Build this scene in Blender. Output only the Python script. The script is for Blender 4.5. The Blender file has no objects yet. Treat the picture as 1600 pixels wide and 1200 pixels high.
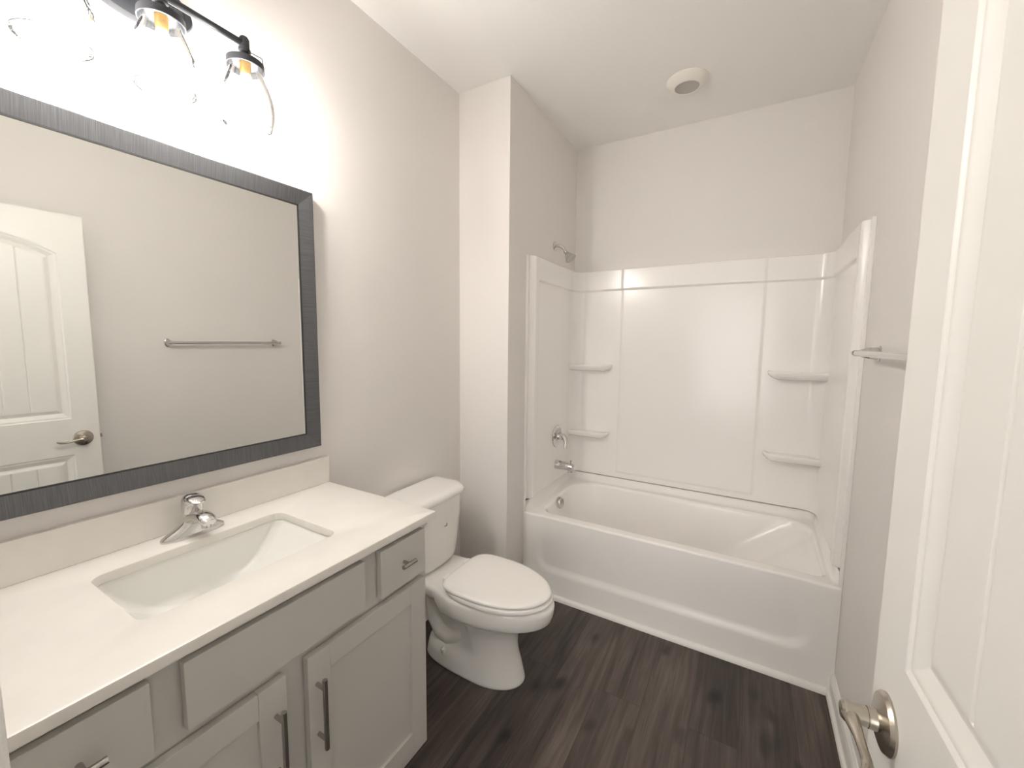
import bpy, bmesh, math, random
from mathutils import Vector, Matrix

# ------------------------------------------------------------------ camera
scn = bpy.context.scene
COL = scn.collection
CAM = Vector((1.3968, -0.1026, 1.4458))
YAW, PITCH, ROLL, FPX, PX, PY = 0.5228, 0.0970, 0.0102, 643.65, 798.28, 596.71
cd = bpy.data.cameras.new('camera')
cam = bpy.data.objects.new('camera', cd)
COL.objects.link(cam)
fw = Vector((-math.sin(YAW)*math.cos(PITCH), math.cos(YAW)*math.cos(PITCH), -math.sin(PITCH)))
rt0 = Vector((math.cos(YAW), math.sin(YAW), 0))
up0 = rt0.cross(fw)
rt = math.cos(ROLL)*rt0 + math.sin(ROLL)*up0
up = -math.sin(ROLL)*rt0 + math.cos(ROLL)*up0
M = Matrix((rt, up, -fw)).transposed().to_4x4()
M.translation = CAM
cam.matrix_world = M
cd.sensor_width = 36.0
cd.lens = FPX/1600*36.0
cd.shift_x = (800-PX)/1600
cd.shift_y = (PY-600)/1600
cd.clip_start = 0.01
scn.camera = cam

# ------------------------------------------------------------------ world, exposure
w = bpy.data.worlds.new('world')
scn.world = w
w.use_nodes = True
w.node_tree.nodes['Background'].inputs[0].default_value = (1.0, 0.97, 0.94, 1)   # sky fill, let in by the added hallway window
w.node_tree.nodes['Background'].inputs[1].default_value = 2.3
pl = bpy.data.lights.new('fill_window_portal', 'AREA'); pl.shape = 'RECTANGLE'; pl.size = 1.70; pl.size_y = 1.90
pl.cycles.is_portal = True
po = bpy.data.objects.new('fill_window_portal', pl); COL.objects.link(po)
po.location = (1.50, -2.47, 1.30); po.rotation_euler = (math.radians(90), 0, math.radians(180))   # faces +y, through the added window into the unseen hallway
scn.view_settings.view_transform = 'Standard'
scn.view_settings.look = 'None'
scn.view_settings.exposure = 1.12
scn.view_settings.gamma = 1.0
scn.view_settings.use_curve_mapping = False
scn.cycles.max_bounces = 16
scn.cycles.diffuse_bounces = 10
scn.cycles.glossy_bounces = 6
scn.cycles.transparent_max_bounces = 16
scn.cycles.sample_clamp_indirect = 6.0
BULB = 158.0            # radiance of the lamp bulbs

# ------------------------------------------------------------------ room numbers
H = 2.7393          # ceiling
S = 0.3119          # inner face of the wing wall
W = 1.778           # right wall
F = 1.747           # front face of the wing wall
B = 2.6524          # back wall
TF = 1.9381         # tub front
ZR = 0.4655         # tub rim
ZS = 1.9232         # surround top
N = -0.055          # room face of the entrance wall
ZC = 0.9007         # worktop
VD = 0.5509
VR = 0.8917
JX0, JX1 = 0.883, 1.628   # doorway

# ------------------------------------------------------------------ helpers
class MB:
    def __init__(s):
        s.bm = bmesh.new()
    def grid(s, rows, close_u=False, close_v=False, smooth=True, flip=False):
        vs = [[s.bm.verts.new(p) for p in r] for r in rows]
        nr, nc = len(vs), len(vs[0])
        for i in range(nr if close_v else nr-1):
            for j in range(nc if close_u else nc-1):
                q = [vs[i][j], vs[i][(j+1) % nc], vs[(i+1) % nr][(j+1) % nc], vs[(i+1) % nr][j]]
                if flip: q.reverse()
                try:
                    f = s.bm.faces.new(q); f.smooth = smooth
                except ValueError:
                    pass
        return vs
    def cap(s, ring, smooth=False):
        c = Vector((0, 0, 0))
        for v in ring: c += v.co
        cv = s.bm.verts.new(c/len(ring))
        for i in range(len(ring)):
            try:
                f = s.bm.faces.new((ring[i], ring[(i+1) % len(ring)], cv)); f.smooth = smooth
            except ValueError:
                pass
    def loft(s, rings, cap0=True, cap1=True, smooth=True, capsmooth=False):
        vs = s.grid(rings, close_u=True, smooth=smooth)
        if cap0: s.cap(vs[0], capsmooth)
        if cap1: s.cap(vs[-1], capsmooth)
        return vs
    def box(s, x0, x1, y0, y1, z0, z1, bev=0.0, seg=2):
        b = bmesh.new()
        bmesh.ops.create_cube(b, size=1.0)
        for v in b.verts:
            v.co = Vector(((x0+x1)/2+v.co.x*(x1-x0), (y0+y1)/2+v.co.y*(y1-y0), (z0+z1)/2+v.co.z*(z1-z0)))
        if bev > 0:
            bmesh.ops.bevel(b, geom=list(b.edges), offset=bev, segments=seg, profile=0.5, affect='EDGES')
        s.merge(b)
    def merge(s, b):
        m = {}
        for v in b.verts: m[v] = s.bm.verts.new(v.co)
        for f in b.faces:
            try:
                nf = s.bm.faces.new([m[v] for v in f.verts]); nf.smooth = f.smooth
            except ValueError:
                pass
        b.free()
    def lathe(s, prof, org, axis=(0, 0, 1), n=32, cap0=True, cap1=True, smooth=True, ref=None):
        a = Vector(axis).normalized(); o = Vector(org)
        if ref is None:
            ref = Vector((1, 0, 0)) if abs(a.x) < .9 else Vector((0, 1, 0))
        e1 = (Vector(ref)-a*Vector(ref).dot(a)).normalized(); e2 = a.cross(e1)
        rings = [[o+a*h+(e1*math.cos(2*math.pi*k/n)+e2*math.sin(2*math.pi*k/n))*r for k in range(n)] for r, h in prof]
        return s.loft(rings, cap0, cap1, smooth)
    def tube(s, pts, rad, n=12, caps=True, sq=None):
        pts = [Vector(p) for p in pts]
        if not isinstance(rad, (list, tuple)): rad = [rad]*len(pts)
        t = (pts[1]-pts[0]).normalized()
        e = Vector((0, 0, 1)) if abs(t.z) < .9 else Vector((1, 0, 0))
        e = (e-t*e.dot(t)).normalized()
        rings = []
        for i, p in enumerate(pts):
            if i == 0: t = (pts[1]-pts[0]).normalized()
            elif i == len(pts)-1: t = (pts[-1]-pts[-2]).normalized()
            else: t = ((pts[i+1]-p).normalized()+(p-pts[i-1]).normalized()).normalized()
            e = (e-t*e.dot(t)).normalized(); g = t.cross(e)
            kx, ky = sq if sq else (1, 1)
            rings.append([p+(e*math.cos(2*math.pi*k/n)*ky+g*math.sin(2*math.pi*k/n)*kx)*rad[i] for k in range(n)])
        s.loft(rings, caps, caps)

def ss(a, b, x):
    t = max(0.0, min(1.0, (x-a)/(b-a)))
    return t*t*(3-2*t)

ROOT = {}
def obj(name, mb, mat, parent=None, angle=35, org0=None):
    bmesh.ops.recalc_face_normals(mb.bm, faces=list(mb.bm.faces))
    org = ROOT.get(parent.name, Vector((0, 0, 0))) if parent else None
    if org0 is not None: org = Vector(org0)
    if org is None:
        # origin at the middle of the base
        xs = [v.co for v in mb.bm.verts]
        org = Vector(((min(v.x for v in xs)+max(v.x for v in xs))/2, (min(v.y for v in xs)+max(v.y for v in xs))/2, min(v.z for v in xs)))
    for v in mb.bm.verts: v.co -= org
    lim = math.radians(angle)
    for e in mb.bm.edges:
        if len(e.link_faces) == 2 and e.calc_face_angle(0) > lim: e.smooth = False
    me = bpy.data.meshes.new(name)
    mb.bm.to_mesh(me); mb.bm.free()
    me.materials.append(mat)
    o = bpy.data.objects.new(name, me)
    COL.objects.link(o)
    if parent:
        o.parent = parent
    else:
        o.location = org
    ROOT[o.name] = org
    return o

def thing(name, label, cat, loc, kind=None):
    o = bpy.data.objects.new(name, None); COL.objects.link(o)
    o.empty_display_size = 0.05
    o.location = loc; ROOT[o.name] = Vector(loc)
    tag(o, label, cat, kind)
    return o
def tag(o, label=None, cat=None, kind=None):
    if label: o['label'] = label
    if cat: o['category'] = cat
    if kind: o['kind'] = kind
    return o
def struct(name, mb, mat, label=None, cat=None, org0=None):
    o = obj(name, mb, mat, org0=org0)
    return tag(o, label, cat, 'structure')
def boxes(*bs, bev=0.0):
    m = MB()
    for b in bs: m.box(*b, bev=bev)
    return m

# ------------------------------------------------------------------ materials
def mat(name, col, rough=0.5, metal=0.0, spec=0.5, coat=0.0):
    m = bpy.data.materials.new(name); m.use_nodes = True
    b = m.node_tree.nodes['Principled BSDF']
    b.inputs['Base Color'].default_value = (*col, 1)
    b.inputs['Roughness'].default_value = rough
    b.inputs['Metallic'].default_value = metal
    b.inputs['Specular IOR Level'].default_value = spec
    b.inputs['Coat Weight'].default_value = coat
    b.inputs['Coat Roughness'].default_value = 0.05
    return m
def nodes(m):
    nt = m.node_tree
    return nt, nt.nodes['Principled BSDF']
def add_bump(m, scale, strength, dist=0.002, detail=3):
    nt, b = nodes(m)
    tc = nt.nodes.new('ShaderNodeTexCoord'); n = nt.nodes.new('ShaderNodeTexNoise'); bp = nt.nodes.new('ShaderNodeBump')
    n.inputs['Scale'].default_value = scale; n.inputs['Detail'].default_value = detail
    bp.inputs['Strength'].default_value = strength; bp.inputs['Distance'].default_value = dist
    nt.links.new(tc.outputs['Object'], n.inputs['Vector']); nt.links.new(n.outputs['Fac'], bp.inputs['Height'])
    nt.links.new(bp.outputs['Normal'], b.inputs['Normal'])
def add_tint(m, col, scale, amt=0.05):
    nt, b = nodes(m)
    tc = nt.nodes.new('ShaderNodeTexCoord'); n = nt.nodes.new('ShaderNodeTexNoise'); r = nt.nodes.new('ShaderNodeValToRGB')
    n.inputs['Scale'].default_value = scale
    r.color_ramp.elements[0].position = .3; r.color_ramp.elements[1].position = .7
    r.color_ramp.elements[0].color = tuple(c*(1-amt) for c in col)+(1,)
    r.color_ramp.elements[1].color = tuple(min(1, c*(1+amt)) for c in col)+(1,)
    nt.links.new(tc.outputs['Object'], n.inputs['Vector']); nt.links.new(n.outputs['Fac'], r.inputs['Fac'])
    nt.links.new(r.outputs['Color'], b.inputs['Base Color'])

WALLC = (0.77, 0.745, 0.726)
M_wall = mat('wall_paint', WALLC, 0.62, spec=0.25); add_tint(M_wall, WALLC, 1.5, .012); add_bump(M_wall, 260, .12, .0015)
M_hallw = mat('hall_paint', (0.80, 0.79, 0.77), 0.7, spec=0.2); add_bump(M_hallw, 220, .1, .0015)
M_ceil = mat('ceiling_paint', (0.86, 0.855, 0.835), 0.8, spec=0.2); add_bump(M_ceil, 220, .12, .0015)
M_trim = mat('trim_paint', (0.80, 0.79, 0.76), 0.35); add_bump(M_trim, 60, .03, .001)
M_door = mat('door_paint', (0.76, 0.75, 0.72), 0.38); add_bump(M_door, 180, .06, .001)
M_cab = mat('cabinet_paint', (0.56, 0.548, 0.52), 0.42); add_bump(M_cab, 90, .02, .001)
M_dark = mat('cabinet_inside', (0.05, 0.05, 0.045), 0.7); add_bump(M_dark, 60, .05)
M_quartz = mat('worktop_stone', (0.74, 0.72, 0.68), 0.25); add_tint(M_quartz, (0.74, 0.72, 0.68), 14, .02)
M_porc = mat('porcelain', (0.82, 0.81, 0.785), 0.07, coat=0.4); add_bump(M_porc, 9, .02, .001)
M_basin = mat('basin_porcelain', (0.80, 0.80, 0.77), 0.08, coat=0.3); add_bump(M_basin, 9, .02, .001)
M_acr = mat('tub_acrylic', (0.88, 0.865, 0.845), 0.20); add_bump(M_acr, 5, .03, .002, 1)
M_seat = mat('seat_plastic', (0.88, 0.865, 0.835), 0.18); add_bump(M_seat, 12, .01, .001)
M_chrome = mat('chrome', (0.66, 0.65, 0.64), 0.06, 1.0); add_bump(M_chrome, 30, .01, .0005)
M_nickel = mat('brushed_nickel', (0.50, 0.46, 0.40), 0.26, 1.0)
M_steel = mat('pull_steel', (0.45, 0.44, 0.42), 0.24, 1.0); add_bump(M_steel, 80, .02, .0005)
M_black = mat('dark_bronze', (0.035, 0.037, 0.042), 0.42, 0.5); add_bump(M_black, 90, .03, .0005)
M_mirror = mat('mirror_glass', (0.86, 0.87, 0.85), 0.0, 1.0); add_tint(M_mirror, (0.86, 0.87, 0.85), 1, .002)
M_lip = mat('frame_lip', (0.03, 0.03, 0.03), 0.4, 0.3); add_bump(M_lip, 50, .02)
M_brass = mat('bulb_brass', (0.85, 0.50, 0.15), 0.3, 1.0); add_bump(M_brass, 60, .05, .0005)
M_vent = mat('vent_plastic', (0.80, 0.78, 0.72), 0.45); add_bump(M_vent, 60, .02)
M_mark = mat('grey_ink', (0.32, 0.31, 0.29), 0.5); add_bump(M_mark, 60, .02)
M_rub = mat('black_rubber', (0.02, 0.02, 0.02), 0.6); add_bump(M_rub, 60, .02)

# brushed nickel streaks
nt, b = nodes(M_nickel)
tc = nt.nodes.new('ShaderNodeTexCoord'); mp = nt.nodes.new('ShaderNodeMapping'); n = nt.nodes.new('ShaderNodeTexNoise'); bp = nt.nodes.new('ShaderNodeBump')
mp.inputs['Scale'].default_value = (60, 60, 700); bp.inputs['Strength'].default_value = .12; bp.inputs['Distance'].default_value = .0004
nt.links.new(tc.outputs['Object'], mp.inputs['Vector']); nt.links.new(mp.outputs['Vector'], n.inputs['Vector']); nt.links.new(n.outputs['Fac'], bp.inputs['Height']); nt.links.new(bp.outputs['Normal'], b.inputs['Normal'])

def streak_mat(name, scale, c0, c1):
    m = mat(name, c0, 0.36, 0.45)
    nt, b = nodes(m)
    tc = nt.nodes.new('ShaderNodeTexCoord'); mp = nt.nodes.new('ShaderNodeMapping'); n = nt.nodes.new('ShaderNodeTexNoise')
    r = nt.nodes.new('ShaderNodeValToRGB'); bp = nt.nodes.new('ShaderNodeBump')
    mp.inputs['Scale'].default_value = scale; n.inputs['Scale'].default_value = 1; n.inputs['Detail'].default_value = 5
    r.color_ramp.elements[0].position = .3; r.color_ramp.elements[1].position = .72
    r.color_ramp.elements[0].color = (*c0, 1); r.color_ramp.elements[1].color = (*c1, 1)
    bp.inputs['Strength'].default_value = .15; bp.inputs['Distance'].default_value = .0005
    L = nt.links.new
    L(tc.outputs['Object'], mp.inputs['Vector']); L(mp.outputs['Vector'], n.inputs['Vector']); L(n.outputs['Fac'], r.inputs['Fac'])
    L(r.outputs['Color'], b.inputs['Base Color']); L(n.outputs['Fac'], bp.inputs['Height']); L(bp.outputs['Normal'], b.inputs['Normal'])
    return m
M_frame_h = streak_mat('frame_brushed_across', (20, 900, 16), (0.078, 0.080, 0.086), (0.14, 0.142, 0.148))
M_frame_v = streak_mat('frame_brushed_along', (20, 16, 900), (0.078, 0.080, 0.086), (0.14, 0.142, 0.148))

# seeded clear glass: thin walled, so transparent + fresnel mirror, with tiny bubbles; dark outline painted by facing angle
def glass_mat():
    m = bpy.data.materials.new('seeded_glass'); m.use_nodes = True
    nt = m.node_tree; nt.nodes.clear()
    out = nt.nodes.new('ShaderNodeOutputMaterial'); mix = nt.nodes.new('ShaderNodeMixShader')
    tr = nt.nodes.new('ShaderNodeBsdfTransparent'); gl = nt.nodes.new('ShaderNodeBsdfGlossy')
    fr = nt.nodes.new('ShaderNodeFresnel'); tc = nt.nodes.new('ShaderNodeTexCoord'); vo = nt.nodes.new('ShaderNodeTexVoronoi')
    bp = nt.nodes.new('ShaderNodeBump'); rp = nt.nodes.new('ShaderNodeValToRGB'); mul = nt.nodes.new('ShaderNodeMath')
    ge = nt.nodes.new('ShaderNodeNewGeometry'); io = nt.nodes.new('ShaderNodeMapRange')
    io.inputs['To Min'].default_value = 1.5; io.inputs['To Max'].default_value = 1/1.5     # thin glass: same reflectance on both faces
    nt.links.new(ge.outputs['Backfacing'], io.inputs['Value']); nt.links.new(io.outputs[0], fr.inputs['IOR'])
    lw = nt.nodes.new('ShaderNodeLayerWeight'); lw.inputs['Blend'].default_value = 0.5
    lr = nt.nodes.new('ShaderNodeValToRGB'); lr.color_ramp.elements[0].position = 0.45; lr.color_ramp.elements[0].color = (0.965, 0.965, 0.96, 1)
    lr.color_ramp.elements[1].position = 0.97; lr.color_ramp.elements[1].color = (0.22, 0.22, 0.22, 1)  # tint darkened towards the limb to draw the jar outline
    mm = lr.color_ramp.elements.new(0.82); mm.color = (0.86, 0.86, 0.855, 1)
    nt.links.new(lw.outputs['Facing'], lr.inputs['Fac']); nt.links.new(lr.outputs['Color'], tr.inputs['Color'])
    gl.inputs['Color'].default_value = (0.9, 0.9, 0.9, 1); gl.inputs['Roughness'].default_value = 0.03
    vo.inputs['Scale'].default_value = 230
    rp.color_ramp.elements[0].position = 0.0; rp.color_ramp.elements[0].color = (1, 1, 1, 1)
    rp.color_ramp.elements[1].position = 0.28; rp.color_ramp.elements[1].color = (0, 0, 0, 1)
    bp.inputs['Strength'].default_value = 0.7; bp.inputs['Distance'].default_value = 0.0012
    mul.operation = 'MULTIPLY'; mul.inputs[1].default_value = 1.0
    L = nt.links.new
    L(tc.outputs['Object'], vo.inputs['Vector']); L(vo.outputs['Distance'], rp.inputs['Fac']); L(rp.outputs['Color'], bp.inputs['Height'])
    L(bp.outputs['Normal'], fr.inputs['Normal']); L(bp.outputs['Normal'], lw.inputs['Normal']); L(bp.outputs['Normal'], gl.inputs['Normal'])
    er = nt.nodes.new('ShaderNodeMapRange'); er.interpolation_type = 'SMOOTHSTEP'; er.inputs['From Min'].default_value = 0.42; er.inputs['From Max'].default_value = 0.62  # limb turned to mirror, standing in for the dark refracted edge
    l2 = nt.nodes.new('ShaderNodeLayerWeight'); l2.inputs['Blend'].default_value = 0.5; L(l2.outputs['Facing'], er.inputs['Value'])
    mx = nt.nodes.new('ShaderNodeMath'); mx.operation = 'MAXIMUM'
    L(fr.outputs['Fac'], mul.inputs[0]); L(mul.outputs[0], mx.inputs[0]); L(er.outputs[0], mx.inputs[1]); L(mx.outputs[0], mix.inputs['Fac'])
    L(tr.outputs[0], mix.inputs[1]); L(gl.outputs[0], mix.inputs[2]); L(mix.outputs[0], out.inputs['Surface'])
    return m
M_glass = glass_mat()
M_gedge = mat('darkened_glass_edge', (0.05, 0.05, 0.048), 0.12, coat=0.3); add_bump(M_gedge, 60, .02)  # clear glass rim coloured near black to paint its dark refracted line
def emit(name, col, s):
    m = bpy.data.materials.new(name); m.use_nodes = True
    nt = m.node_tree; nt.nodes.clear()
    out = nt.nodes.new('ShaderNodeOutputMaterial'); e = nt.nodes.new('ShaderNodeEmission')
    e.inputs['Color'].default_value = (*col, 1); e.inputs['Strength'].default_value = s
    nt.links.new(e.outputs[0], out.inputs[0])
    return m
M_bulb = emit('bulb_glow', (1.0, 0.955, 0.905), BULB)

# vinyl plank floor, boards run along y
def floor_mat():
    m = mat('vinyl_planks', (0.05, 0.04, 0.035), 0.42)
    nt, b = nodes(m); L = nt.links.new; nn = nt.nodes.new
    tc = nn('ShaderNodeTexCoord'); mp = nn('ShaderNodeMapping')
    mp.inputs['Rotation'].default_value = (0, 0, math.radians(90)); mp.inputs['Location'].default_value = (1.472, -0.0482, 0)
    br = nn('ShaderNodeTexBrick')
    br.offset = 0.37; br.offset_frequency = 2; br.squash = 1
    br.inputs['Color1'].default_value = (0, 0, 0, 1); br.inputs['Color2'].default_value = (1, 1, 1, 1); br.inputs['Mortar'].default_value = (0.5, 0.5, 0.5, 1)
    br.inputs['Scale'].default_value = 1; br.inputs['Mortar Size'].default_value = 0.0008; br.inputs['Mortar Smooth'].default_value = 0.1
    br.inputs['Bias'].default_value = 0; br.inputs['Brick Width'].default_value = 1.22; br.inputs['Row Height'].default_value = 0.1757
    L(tc.outputs['Object'], mp.inputs['Vector']); L(mp.outputs['Vector'], br.inputs['Vector'])
    # per-board offset of the grain
    sep = nn('ShaderNodeSeparateColor'); L(br.outputs['Color'], sep.inputs[0])
    off = nn('ShaderNodeVectorMath'); off.operation = 'SCALE'; off.inputs[0].default_value = (7, 13, 19); L(sep.outputs[0], off.inputs['Scale'])
    add = nn('ShaderNodeVectorMath'); add.operation = 'ADD'; L(tc.outputs['Object'], add.inputs[0]); L(off.outputs[0], add.inputs[1])
    m1 = nn('ShaderNodeMapping'); m1.inputs['Scale'].default_value = (38, 2.2, 1); L(add.outputs[0], m1.inputs['Vector'])
    n1 = nn('ShaderNodeTexNoise'); n1.inputs['Scale'].default_value = 1; n1.inputs['Detail'].default_value = 8; n1.inputs['Roughness'].default_value = .62; n1.inputs['Distortion'].default_value = .6
    L(m1.outputs[0], n1.inputs['Vector'])
    m2 = nn('ShaderNodeMapping'); m2.inputs['Scale'].default_value = (9, 1.3, 1); L(add.outputs[0], m2.inputs['Vector'])
    n2 = nn('ShaderNodeTexNoise'); n2.inputs['Scale'].default_value = 1; n2.inputs['Detail'].default_value = 3; n2.inputs['Distortion'].default_value = 1.2
    L(m2.outputs[0], n2.inputs['Vector'])
    m3 = nn('ShaderNodeMapping'); m3.inputs['Scale'].default_value = (160, 5, 1); L(add.outputs[0], m3.inputs['Vector'])
    n3 = nn('ShaderNodeTexNoise'); n3.inputs['Scale'].default_value = 1; n3.inputs['Detail'].default_value = 4; L(m3.outputs[0], n3.inputs['Vector'])
    # knots
    mk = nn('ShaderNodeMapping'); mk.inputs['Scale'].default_value = (5.2, 2.1, 1); L(add.outputs[0], mk.inputs['Vector'])
    wn = nn('ShaderNodeTexNoise'); wn.inputs['Scale'].default_value = 9; L(add.outputs[0], wn.inputs['Vector'])
    wv = nn('ShaderNodeVectorMath'); wv.operation = 'SCALE'; wv.inputs['Scale'].default_value = .16; L(wn.outputs['Color'], wv.inputs[0])
    wa = nn('ShaderNodeVectorMath'); wa.operation = 'ADD'; L(mk.outputs[0], wa.inputs[0]); L(wv.outputs[0], wa.inputs[1])
    vo = nn('ShaderNodeTexVoronoi'); vo.inputs['Scale'].default_value = 1; vo.inputs['Randomness'].default_value = 1; L(wa.outputs[0], vo.inputs['Vector'])
    kr = nn('ShaderNodeValToRGB'); kr.color_ramp.elements[0].position = .02; kr.color_ramp.elements[1].position = .17
    kr.color_ramp.elements[0].color = (.22, .22, .22, 1); kr.color_ramp.elements[1].color = (1, 1, 1, 1); L(vo.outputs['Distance'], kr.inputs['Fac'])
    r1 = nn('ShaderNodeValToRGB'); e = r1.color_ramp.elements
    e[0].position = .33; e[0].color = (0.016, 0.011, 0.009, 1); e[1].position = .70; e[1].color = (0.135, 0.108, 0.092, 1)
    x = e.new(.5); x.color = (0.062, 0.047, 0.040, 1)
    mx = nn('ShaderNodeMath'); mx.operation = 'MULTIPLY_ADD'; mx.inputs[1].default_value = .5; L(n1.outputs['Fac'], mx.inputs[0])
    mh = nn('ShaderNodeMath'); mh.operation = 'MULTIPLY_ADD'; mh.inputs[1].default_value = .36; L(n2.outputs['Fac'], mh.inputs[0])
    mg = nn('ShaderNodeMath'); mg.operation = 'MULTIPLY'; mg.inputs[1].default_value = .16; L(n3.outputs['Fac'], mg.inputs[0])
    L(mg.outputs[0], mh.inputs[2]); L(mh.outputs[0], mx.inputs[2])
    L(mx.outputs[0], r1.inputs['Fac'])
    # the knots that can be seen between the toilet and the door
    kprev = None
    for kx, ky, kr_, ks in ((1.355, 1.675, .040, 1.0), (0.777, 1.406, .038, .9), (0.818, 1.754, .035, .7), (1.134, 1.850, .030, .8), (1.496, 1.784, .040, .55), (1.545, 1.690, .036, .55), (1.535, 1.545, .045, .6), (1.630, 1.50, .022, .8), (0.95, 1.30, .030, .6), (0.70, 1.08, .026, .9), (1.09, 1.14, .016, .9)):
        df = nn('ShaderNodeVectorMath'); df.operation = 'SUBTRACT'; L(tc.outputs['Object'], df.inputs[0]); df.inputs[1].default_value = (kx, ky, 0)
        sc = nn('ShaderNodeVectorMath'); sc.operation = 'MULTIPLY'; sc.inputs[1].default_value = (1.5, 0.75, 0); L(df.outputs[0], sc.inputs[0])
        w2 = nn('ShaderNodeVectorMath'); w2.operation = 'SCALE'; w2.inputs['Scale'].default_value = .07; L(wn.outputs['Color'], w2.inputs[0])
        w3 = nn('ShaderNodeVectorMath'); w3.operation = 'ADD'; L(sc.outputs[0], w3.inputs[0]); L(w2.outputs[0], w3.inputs[1])
        w4 = nn('ShaderNodeVectorMath'); w4.operation = 'SUBTRACT'; L(w3.outputs[0], w4.inputs[0]); w4.inputs[1].default_value = (.035, .035, .035)
        ln = nn('ShaderNodeVectorMath'); ln.operation = 'LENGTH'; L(w4.outputs[0], ln.inputs[0])
        mr = nn('ShaderNodeMapRange'); mr.interpolation_type = 'SMOOTHSTEP'; mr.inputs['From Min'].default_value = kr_*.15; mr.inputs['From Max'].default_value = kr_*1.5
        mr.inputs['To Min'].default_value = 1-ks*.85; mr.inputs['To Max'].default_value = 1; L(ln.outputs['Value'], mr.inputs['Value'])
        if kprev is None: kprev = mr.outputs[0]
        else:
            ml = nn('ShaderNodeMath'); ml.operation = 'MULTIPLY'; L(kprev, ml.inputs[0]); L(mr.outputs[0], ml.inputs[1]); kprev = ml.outputs[0]
    kk = nn('ShaderNodeVectorMath'); kk.operation = 'SCALE'; L(kr.outputs['Color'], kk.inputs[0]); L(kprev, kk.inputs['Scale'])
    # board brightness
    bb = nn('ShaderNodeMapRange'); bb.inputs['To Min'].default_value = .72; bb.inputs['To Max'].default_value = 1.3; L(sep.outputs[0], bb.inputs['Value'])
    k1 = nn('ShaderNodeVectorMath'); k1.operation = 'SCALE'; L(r1.outputs['Color'], k1.inputs[0]); L(bb.outputs[0], k1.inputs['Scale'])
    k2 = nn('ShaderNodeVectorMath'); k2.operation = 'MULTIPLY'; L(k1.outputs[0], k2.inputs[0]); L(kk.outputs[0], k2.inputs[1])
    seam = nn('ShaderNodeMapRange'); seam.inputs['To Min'].default_value = 1; seam.inputs['To Max'].default_value = .35; L(br.outputs['Fac'], seam.inputs['Value'])
    k3 = nn('ShaderNodeVectorMath'); k3.operation = 'SCALE'; L(k2.outputs[0], k3.inputs[0]); L(seam.outputs[0], k3.inputs['Scale'])
    L(k3.outputs[0], b.inputs['Base Color'])
    bp = nn('ShaderNodeBump'); bp.inputs['Strength'].default_value = .25; bp.inputs['Distance'].default_value = .001
    L(n3.outputs['Fac'], bp.inputs['Height']); L(bp.outputs['Normal'], b.inputs['Normal'])
    return m
M_floor = floor_mat()

# ------------------------------------------------------------------ room shell
HY = N-0.115           # hall face of the entrance wall
HB = HY-2.25           # far hall wall
struct('floor', boxes((-0.12, W+0.12, HY, B+0.12, -0.06, 0.0), (-0.12, 2.72, HB-0.1, HY, -0.06, 0.0)), M_floor, org0=(0, 0, 0))
struct('ceiling', boxes((-0.12, W+0.12, HY, B+0.12, H, H+0.08), (-0.12, 2.72, HB-0.1, HY, H, H+0.08)), M_ceil)
struct('wall_left', boxes((-0.12, 0.0, HY, B+0.12, 0.0, H)), M_wall)
struct('wall_right', boxes((W, W+0.12, HY, B+0.12, 0.0, H)), M_wall)
struct('wall_back', boxes((0.0, W, B, B+0.12, 0.0, H)), M_wall)
struct('wall_wing', boxes((0.0, S, F, B, 0.0, H)), M_wall)
struct('wall_entrance', boxes((0.0, JX0, HY, N, 0.0, H), (JX1, W, HY, N, 0.0, H), (JX0, JX1, HY, N, 2.065, H)), M_wall)
HX = 2.6
WX0, WX1, WZ0, WZ1 = 0.65, 2.35, 0.35, 2.25
struct('wall_unseen_hallway', boxes((-0.12, 0.0, HB, HY, 0, H), (HX, HX+0.12, HB, HY, 0, H), (W+0.12, HX+0.12, HY, HY+0.115, 0, H),
    (-0.12, WX0, HB-0.1, HB, 0, H), (WX1, HX+0.12, HB-0.1, HB, 0, H), (WX0, WX1, HB-0.1, HB, 0, WZ0), (WX0, WX1, HB-0.1, HB, WZ1, H)), M_hallw)  # unseen hallway, added to carry the fill light to the doorway
wf = [(WX0-0.06, WX0, HB, HB+0.015, WZ0-0.06, WZ1+0.06), (WX1, WX1+0.06, HB, HB+0.015, WZ0-0.06, WZ1+0.06), (WX0, WX1, HB, HB+0.015, WZ1, WZ1+0.06), (WX0, WX1, HB, HB+0.03, WZ0-0.03, WZ0),
    (WX0, WX1, HB-0.07, HB-0.045, 1.28, 1.32)]
for k in (1, 2): wf.append((WX0+(WX1-WX0)*k/3-0.02, WX0+(WX1-WX0)*k/3+0.02, HB-0.07, HB-0.045, WZ0, WZ1))
struct('fill_window_1', boxes(*wf), M_trim)  # unseen window, added to send fill light into the bathroom

# door lining and casing
m = MB()
for a, bb in ((JX0, JX0+0.0), (JX1, JX1)): pass
m.box(JX0-0.062, JX0, N, N+0.015, 0, 2.065+0.06, 0.003)
m.box(JX1, JX1+0.062, N, N+0.015, 0, 2.065+0.06, 0.003)
m.box(JX0, JX1, N, N+0.015, 2.065, 2.065+0.06, 0.003)
m.box(JX0-0.004, JX0+0.012, HY, N+0.002, 0, 2.065, 0.001)
m.box(JX1-0.002, JX1+0.004, HY, N+0.002, 0, 2.065, 0.001)
m.box(JX0, JX1, HY, N+0.002, 2.053, 2.065, 0.001)
struct('trim_1', m, M_trim)

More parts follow.
